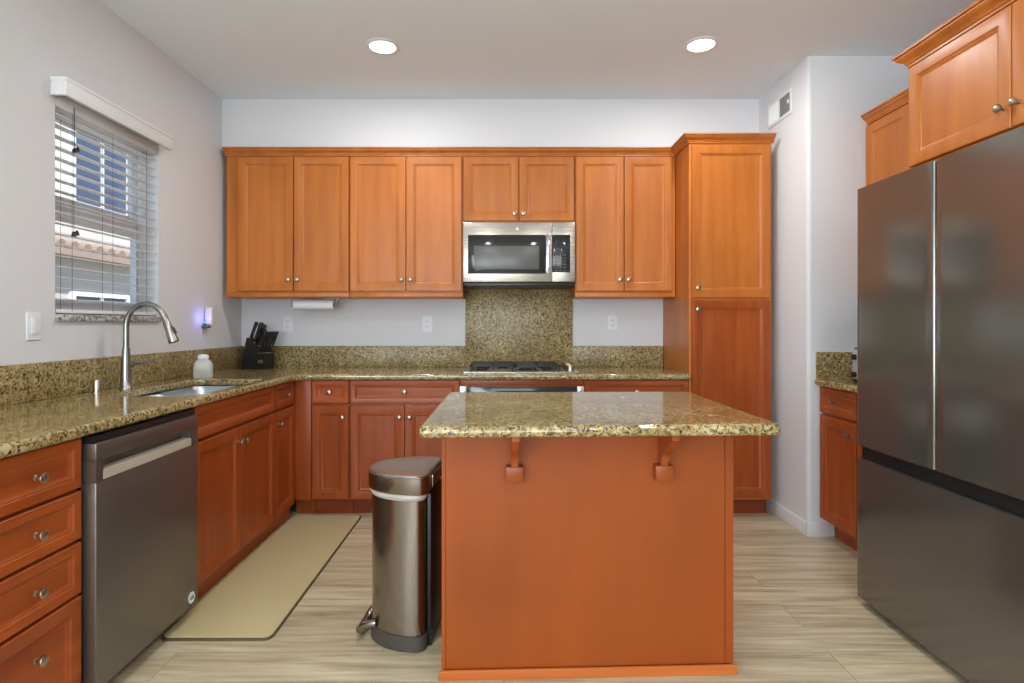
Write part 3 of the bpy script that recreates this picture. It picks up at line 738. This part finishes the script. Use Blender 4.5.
# side profile (y depth to z), extruded across x; then turned so it leans to the right
prof = [(-.075, 0), (.075, 0), (.075, .085), (.0, .085 + .03), (-.010, .155), (-.030, .175)]
Mz = Matrix(((1, 0, 0, 0), (0, 0, 1, 0), (0, 1, 0, 0), (0, 0, 0, 1)))
blk = MB().prism([(-.108, 0), (.012, 0), (.012, .150), (-.030, .214), (-.062, .220)], -.058, .058, .0, M=Mz).build('block', BLKM, kb)
blk2 = MB().prism([(.013, 0), (.074, 0), (.077, .112), (.013, .112)], -.055, .055, .0, M=Mz).build('steak_knife_slot', BLK, kb)
MB().box(.026, .064, -.0562, -.0552, .045, .066).build('label_plate', NICK, blk2)
ld = Vector((.40, 0, 1)).normalized()
def khandle(x, y, z, ln, r, name='knife_handle'):
    ln *= 1.25; r *= 1.25
    a = Vector((x, y, z)); Mr = Matrix.Translation(a) @ ld.to_track_quat('Z', 'Y').to_matrix().to_4x4()
    o = MB()
    o.rings([[(px, py, zz) for px, py in rrect(-r * s, r * s, -r * .75 * s, r * .75 * s, r * .5 * s, 3)] for s, zz in ((.9, -.012), (.9, 0), (1.0, .006), (.85, ln * .3), (.95, ln * .7), (1.15, ln * .93), (.8, ln))], M=Mr)
    k_ = o.build('knife', BLK, kb)
    MB().rings([[(px, py, zz) for px, py in rrect(-r, r, -r * .78, r * .78, r * .5, 3)] for zz in (-.004, .005)], M=Mr).build('bolster', CHROME, k_)
    for q_ in (.35, .6, .82): MB().lathe([(r * .2, -r * 1.0), (r * .2, r * 1.0)], 8, Mr @ Matrix.Translation((0, 0, ln * q_)) @ Matrix.Rotation(PI / 2, 4, 'X')).build('rivet', CHROME, k_)
khandle(-.046, -.030, .218, .098, .010); khandle(-.044, .022, .218, .085, .010)
khandle(-.014, -.030, .190, .118, .012); khandle(-.012, .012, .190, .105, .011)
khandle(.004, -.005, .164, .10, .010)
for i in range(6):
    khandle(.022 + (i % 6) * .0078, -.042 + i * .016, .116, .128, .0062)

# ------------------------------------------------------------------ paper towel on under-cabinet holder
pt = thing('paper_towel_roll', 'white paper towel roll hung under the left wall cabinet', 'paper towel', (-1.335, 4.03, 1.368), 0)
Mx = Matrix.Rotation(PI / 2, 4, 'Y')
MB().lathe([(.018, -.140), (.034, -.140), (.034, .140), (.018, .140)], 28, Mx).build('paper_roll', PAPER, pt)
MB().lathe([(.0178, -.1395), (.0178, .1405)], 20, Mx).build('cardboard_core', mat('cardboard', (150, 120, 88), .8), pt)
ph = thing('paper_towel_holder', 'metal paper towel holder mounted under the left wall cabinet', 'holder', (-1.335, 4.03, 1.416), 0)
MB().box(-.165, .175, -.012, .012, -.004, -.0005, .001).build('mounting_bar', NICK, ph)
for sx in (-.158, .165):
    MB().box(sx - .002, sx + .002, -.010, .010, -.062, -.004).build('bracket_arm', NICK, ph)
MB().lathe([(.012, .1665), (.024, .167), (.026, .172), (.012, .176)], 20, Matrix.Translation((0, 0, -.048)) @ Mx).build('end_disc', CHROME, ph)
MB().tube([(.165, -.010, -.015), (.185, -.020, -.022), (.192, -.014, -.040), (.172, -.004, -.048)], .003, 8).build('tension_arm', CHROME, ph)

# ------------------------------------------------------------------ outlets and switches
def outlet(label, loc, n, switch=False):
    rz = math.atan2(n[1], n[0]) + PI / 2
    t = thing('wall_switch' if switch else 'wall_outlet', label, 'switch' if switch else 'outlet', loc, rz)
    MB().prism(rrect(-.036, .036, -.058, .058, .005, 3), 0, .006, .002, M=Matrix.Rotation(PI / 2, 4, 'X')).build('cover_plate', WHP, t)
    if switch:
        MB().box(-.017, .017, -.0105, -.0062, -.033, .033, .002).build('rocker', WHP, t)
    else:
        MB().box(-.017, .017, -.009, -.0062, -.034, .034, .002).build('receptacle', WHP, t)
        mb = MB()
        for zz in (-.018, .018):
            mb.box(-.008, -.0055, -.0098, -.0091, zz - .004, zz + .006); mb.box(.0055, .008, -.0098, -.0091, zz - .004, zz + .006)
            mb.lathe([(.0022, 0), (.0022, .0007)], 10, Matrix.Translation((0, -.0091, zz - .010)) @ Matrix.Rotation(PI / 2, 4, 'X'))
        mb.build('slots', BLK, t)
    return t
outlet('white wall outlet under the middle wall cabinets, left of the tall granite', (-.562, YB - .0003, 1.232), (0, -1))
outlet('white wall outlet between the tall granite and the pantry', (.812, YB - .0003, 1.240), (0, -1))
outlet('white wall outlet behind and right of the knife block', (-1.595, YB - .0003, 1.232), (0, -1))
outlet('white rocker wall switch left of the window', (XL + .0003, 2.352, 1.221), (1, 0), True)

# ------------------------------------------------------------------ plug-in scent warmer with blue glow
nl = thing('plug_in_night_light', 'white plug-in night light glowing blue on the left wall', 'night light', (XL + .0003, 3.70, 1.225), PI / 2)
MB().rings([[(x, y, z) for x, y in rrect(-a + .012, a + .012, -.052, -.006, .010, 4)] for a, z in ((.012, .0), (.018, .006), (.020, .04), (.020, .09), (.018, .108), (.010, .114))]).build('housing', IVP, nl)
MB().box(-.034, .012, -.040, -.0005, -.020, -.004, .004).build('plug_base', GRYP, nl)
MB().box(-.036, -.030, -.022, -.016, .012, .020, .001).build('blue_lamp', BLUE, nl)
MB().box(-.038, -.026, -.024, -.012, -.004, .012, .001).build('bracket', GRYP, nl)
lp = bpy.data.lights.new('blue_glow', 'POINT'); lp.energy = .20; lp.color = (.20, .20, 1.0); lp.shadow_soft_size = .010
lo = bpy.data.objects.new('blue_glow', lp); C.objects.link(lo); lo.location = (XL + .046, 3.70 - .062, 1.268)

# ------------------------------------------------------------------ small appliance beside refrigerator
ap = thing('espresso_machine', 'silver countertop appliance with dark knobs, mostly hidden by the refrigerator', 'appliance', (2.022, 3.080, .9145), -PI / 2)
MB().box(-.070, .070, -.095, .095, .014, .176, .010, 3).build('housing', mat('silver_plastic', (186, 192, 204), .3, .3), ap)
MB().box(-.066, .066, -.090, .090, .0, .0135).build('base', BLK, ap)
MB().box(-.062, .062, -.085, .085, .1765, .188, .003).build('lid', GRYP, ap)
for zz in (.040, .135):
    MB().lathe([(.016, 0), (.015, .014), (.003, .016)], 18, Matrix.Translation((-.040, -.0955, zz)) @ Matrix.Rotation(PI / 2, 4, 'X')).build('control_knob', BLK, ap)

# ------------------------------------------------------------------ air register on the chase wall
vt = thing('air_vent', 'white air register high on the white wall right of the pantry', 'vent', (XC, 3.643, 2.603), -PI / 2)
vw, vh = .158, .080
mb = MB(); bw = .022
mb.box(-vw, vw, -.006, -.0003, -vh, -vh + bw, .002); mb.box(-vw, vw, -.006, -.0003, vh - bw, vh, .002)
mb.box(-vw, -vw + bw, -.006, -.0003, -vh + bw, vh - bw, .001); mb.box(vw - bw, vw, -.006, -.0003, -vh + bw, vh - bw, .001); mb.box(-.006, .012, -.006, -.0003, -vh + bw, vh - bw, .001)
mb.build('frame', TRIMW, vt)
MB().box(-vw + bw, vw - bw, -.0008, -.0003, -vh + bw, vh - bw).build('duct_opening', VENTG, vt)
for i in range(9):
    z_ = -vh + bw + .008 + i * .0145
    if z_ > vh - bw - .004: break
for side in (-1, 1):
    n_ = 9
    for i in range(n_):
        x_ = (.018 + i * .0138) if side > 0 else (-.012 - i * .0138)
        Mv = Matrix.Translation((x_, -.0045, 0)) @ Matrix.Rotation(side * math.radians(-48), 4, 'Z')
        MB().box(-.0075, .0075, -.0006, .0006, -vh + bw, vh - bw, M=Mv).build('louver', TRIMW if side < 0 else VENTG, vt)
MB().box(vw - .040, vw - .024, -.014, -.0062, -.010, .012, .001).build('damper_lever', TRIMW, vt)

# ------------------------------------------------------------------ recessed ceiling lights
def can_light(x, y, label, vis=True):
    t = thing('recessed_light', label, 'ceiling light', (x, y, ZC), 0, 'recessed ceiling lights')
    MB().lathe([(.092, -.0003), (.095, -.004), (.088, -.009), (.074, -.010), (.070, -.004), (.070, -.0005)], 36, cap0=False, cap1=False).build('trim_ring', TRIMW, t)
    MB().lathe([(.0695, -.0006), (.0695, -.006), (.05, -.009), (.002, -.010)], 32).build('lens', LENS, t)
    l = bpy.data.lights.new('can_lamp', 'AREA'); l.shape = 'DISK'; l.size = .13; l.energy = CAN_POWER; l.color = CAN_COLOR
    o = bpy.data.objects.new('can_lamp', l); C.objects.link(o); o.location = (x, y, ZC - .014); o.parent = None
can_light(-.672, 3.185, 'round recessed ceiling light above the left side of the kitchen, near back wall')
can_light(1.10, 3.165, 'round recessed ceiling light above the right side of the kitchen, near chase')
can_light(-.672, 1.15, 'recessed ceiling light over the front left of the island')
can_light(1.10, 1.15, 'recessed ceiling light over the front right of the island')
can_light(-.672, -1.2, 'recessed ceiling light behind the camera on the left')
can_light(1.10, -1.2, 'recessed ceiling light behind the camera on the right')

# ------------------------------------------------------------------ window blinds
bl = thing('window_blinds', 'white horizontal slat blinds hanging in the kitchen window', 'blinds', (XL - .028, (WY0 + WY1) / 2, 2.225), PI / 2)
hw = (WY1 - WY0) / 2
MB().box(-hw + .006, hw - .006, -.026, .026, -.045, .008, .002).build('head_rail', SLAT, bl)
# valance in front of the wall
va = MB()
va.box(-hw - .028, hw + .020, -.098, -.082, -.012, .058, .004)
va.box(-hw - .028, -hw - .012, -.083, -.0285, -.012, .058, .003); va.box(hw + .004, hw + .020, -.083, -.0285, -.012, .058, .003)
va.box(-hw - .032, hw + .024, -.102, -.0285, .050, .066, .004)
va.build('valance', SLAT, bl)
zs = -.075; i = 0
while zs > -(2.225 - WZ0) + .030:
    Ms = Matrix.Translation((0, 0, zs)) @ Matrix.Rotation(math.radians(4), 4, 'X')
    MB().box(-hw + .010, hw - .010, -.025, .025, -.0015, .0015, M=Ms).build('slat', SLAT, bl)
    zs -= .0475; i += 1
zb = -(2.225 - WZ0) + .014
MB().box(-hw + .010, hw - .010, -.024, .024, zb - .009, zb + .009, .003).build('bottom_rail', SLAT, bl)
for xx in (-hw + .10, 0, hw - .10):
    MB().tube([(xx, -.0262, -.045), (xx, -.0262, zb)], .0009, 6).tube([(xx, .0262, -.045), (xx, .0262, zb)], .0009, 6).build('ladder_cord', CORD, bl)
for zz, xx in ((-.20, -hw + .105), (-.82 + .24, -hw + .10)):
    MB().tube([(xx, -.034, -.02), (xx, -.034, zz)], .0011, 6).build('pull_cord', CORD, bl)
    MB().lathe([(.003, .022), (.008, .012), (.010, 0), (.003, -.002)], 14, Matrix.Translation((xx, -.034, zz - .02))).lathe([(.003, .022), (.008, .012), (.010, 0), (.003, -.002)], 14, Matrix.Translation((xx + .016, -.036, zz - .012))).build('cord_tassel', BLK, bl, label='dark cord tassel')

# ------------------------------------------------------------------ neighbouring house seen through the window
STU = paint('stucco', (208, 204, 198), .9); STUD = paint('stucco_shaded', (186, 182, 176), .9)  # second stucco is a darker copy: shade on the lower wall put into its colour
TILE = mat('roof_tile', (158, 140, 128), .8); WGL = mat('house_window_glass', (70, 84, 108), .06)
hs = thing('neighbor_house', 'pale stucco house with tiled roof seen through the kitchen window', 'house', (-5.6, 7.5, -.3), PI / 2)
def hb(name, x0, x1, y0, y1, z0, z1, m, par=hs): return MB().box(x0, x1, y0, y1, z0, z1).build(name, m, par)
hb('lower_wall', -5, 5, 0, 4, 0, 2.7, STUD); hb('upper_wall', -5, 5, .9, 4, 2.7, 6.2, STU)
rf = MB()
rows = 46
for i in range(rows):
    x = -5 + i * .22
    rf.tube([(x, -.25, 2.50), (x, .95, 2.80)], .07, 8)
rf.box(-5.1, 5.1, -.28, .9, 2.38, 2.46)
rf.build('tile_roof', TILE, hs)
rf2 = MB()
for i in range(rows): rf2.tube([(-5 + i * .22, .3, 6.1), (-5 + i * .22, 3.5, 7.4)], .085, 8)
rf2.box(-5.2, 5.2, .25, 1.0, 5.95, 6.05); rf2.build('tile_roof', TILE, hs)
def hwin(xc, w_, z0, z1, y):
    f_ = MB(); f_.box(xc - w_ / 2 - .06, xc + w_ / 2 + .06, y - .06, y, z0 - .06, z0); f_.box(xc - w_ / 2 - .06, xc + w_ / 2 + .06, y - .06, y, z1, z1 + .06)
    f_.box(xc - w_ / 2 - .06, xc - w_ / 2, y - .06, y, z0, z1); f_.box(xc + w_ / 2, xc + w_ / 2 + .06, y - .06, y, z0, z1); f_.box(xc - .02, xc + .02, y - .05, y, z0, z1)
    fo = f_.build('window', TRIMW, hs)
    MB().box(xc - w_ / 2, xc + w_ / 2, y - .02, y - .005, z0, z1).build('pane', WGL, fo)
for xc in (-2.4, -.35, 1.7): hwin(xc, 1.2, 3.4, 4.8, .9)
for xc in (-2.0, .4, 2.4): hwin(xc, 1.0, .9, 1.9, 0)
g_ = MB().box(-30, XL - .2, -12, 25, -.42, -.32).build('ground', mat('outdoor_ground', (150, 146, 138), .9), kind='structure')
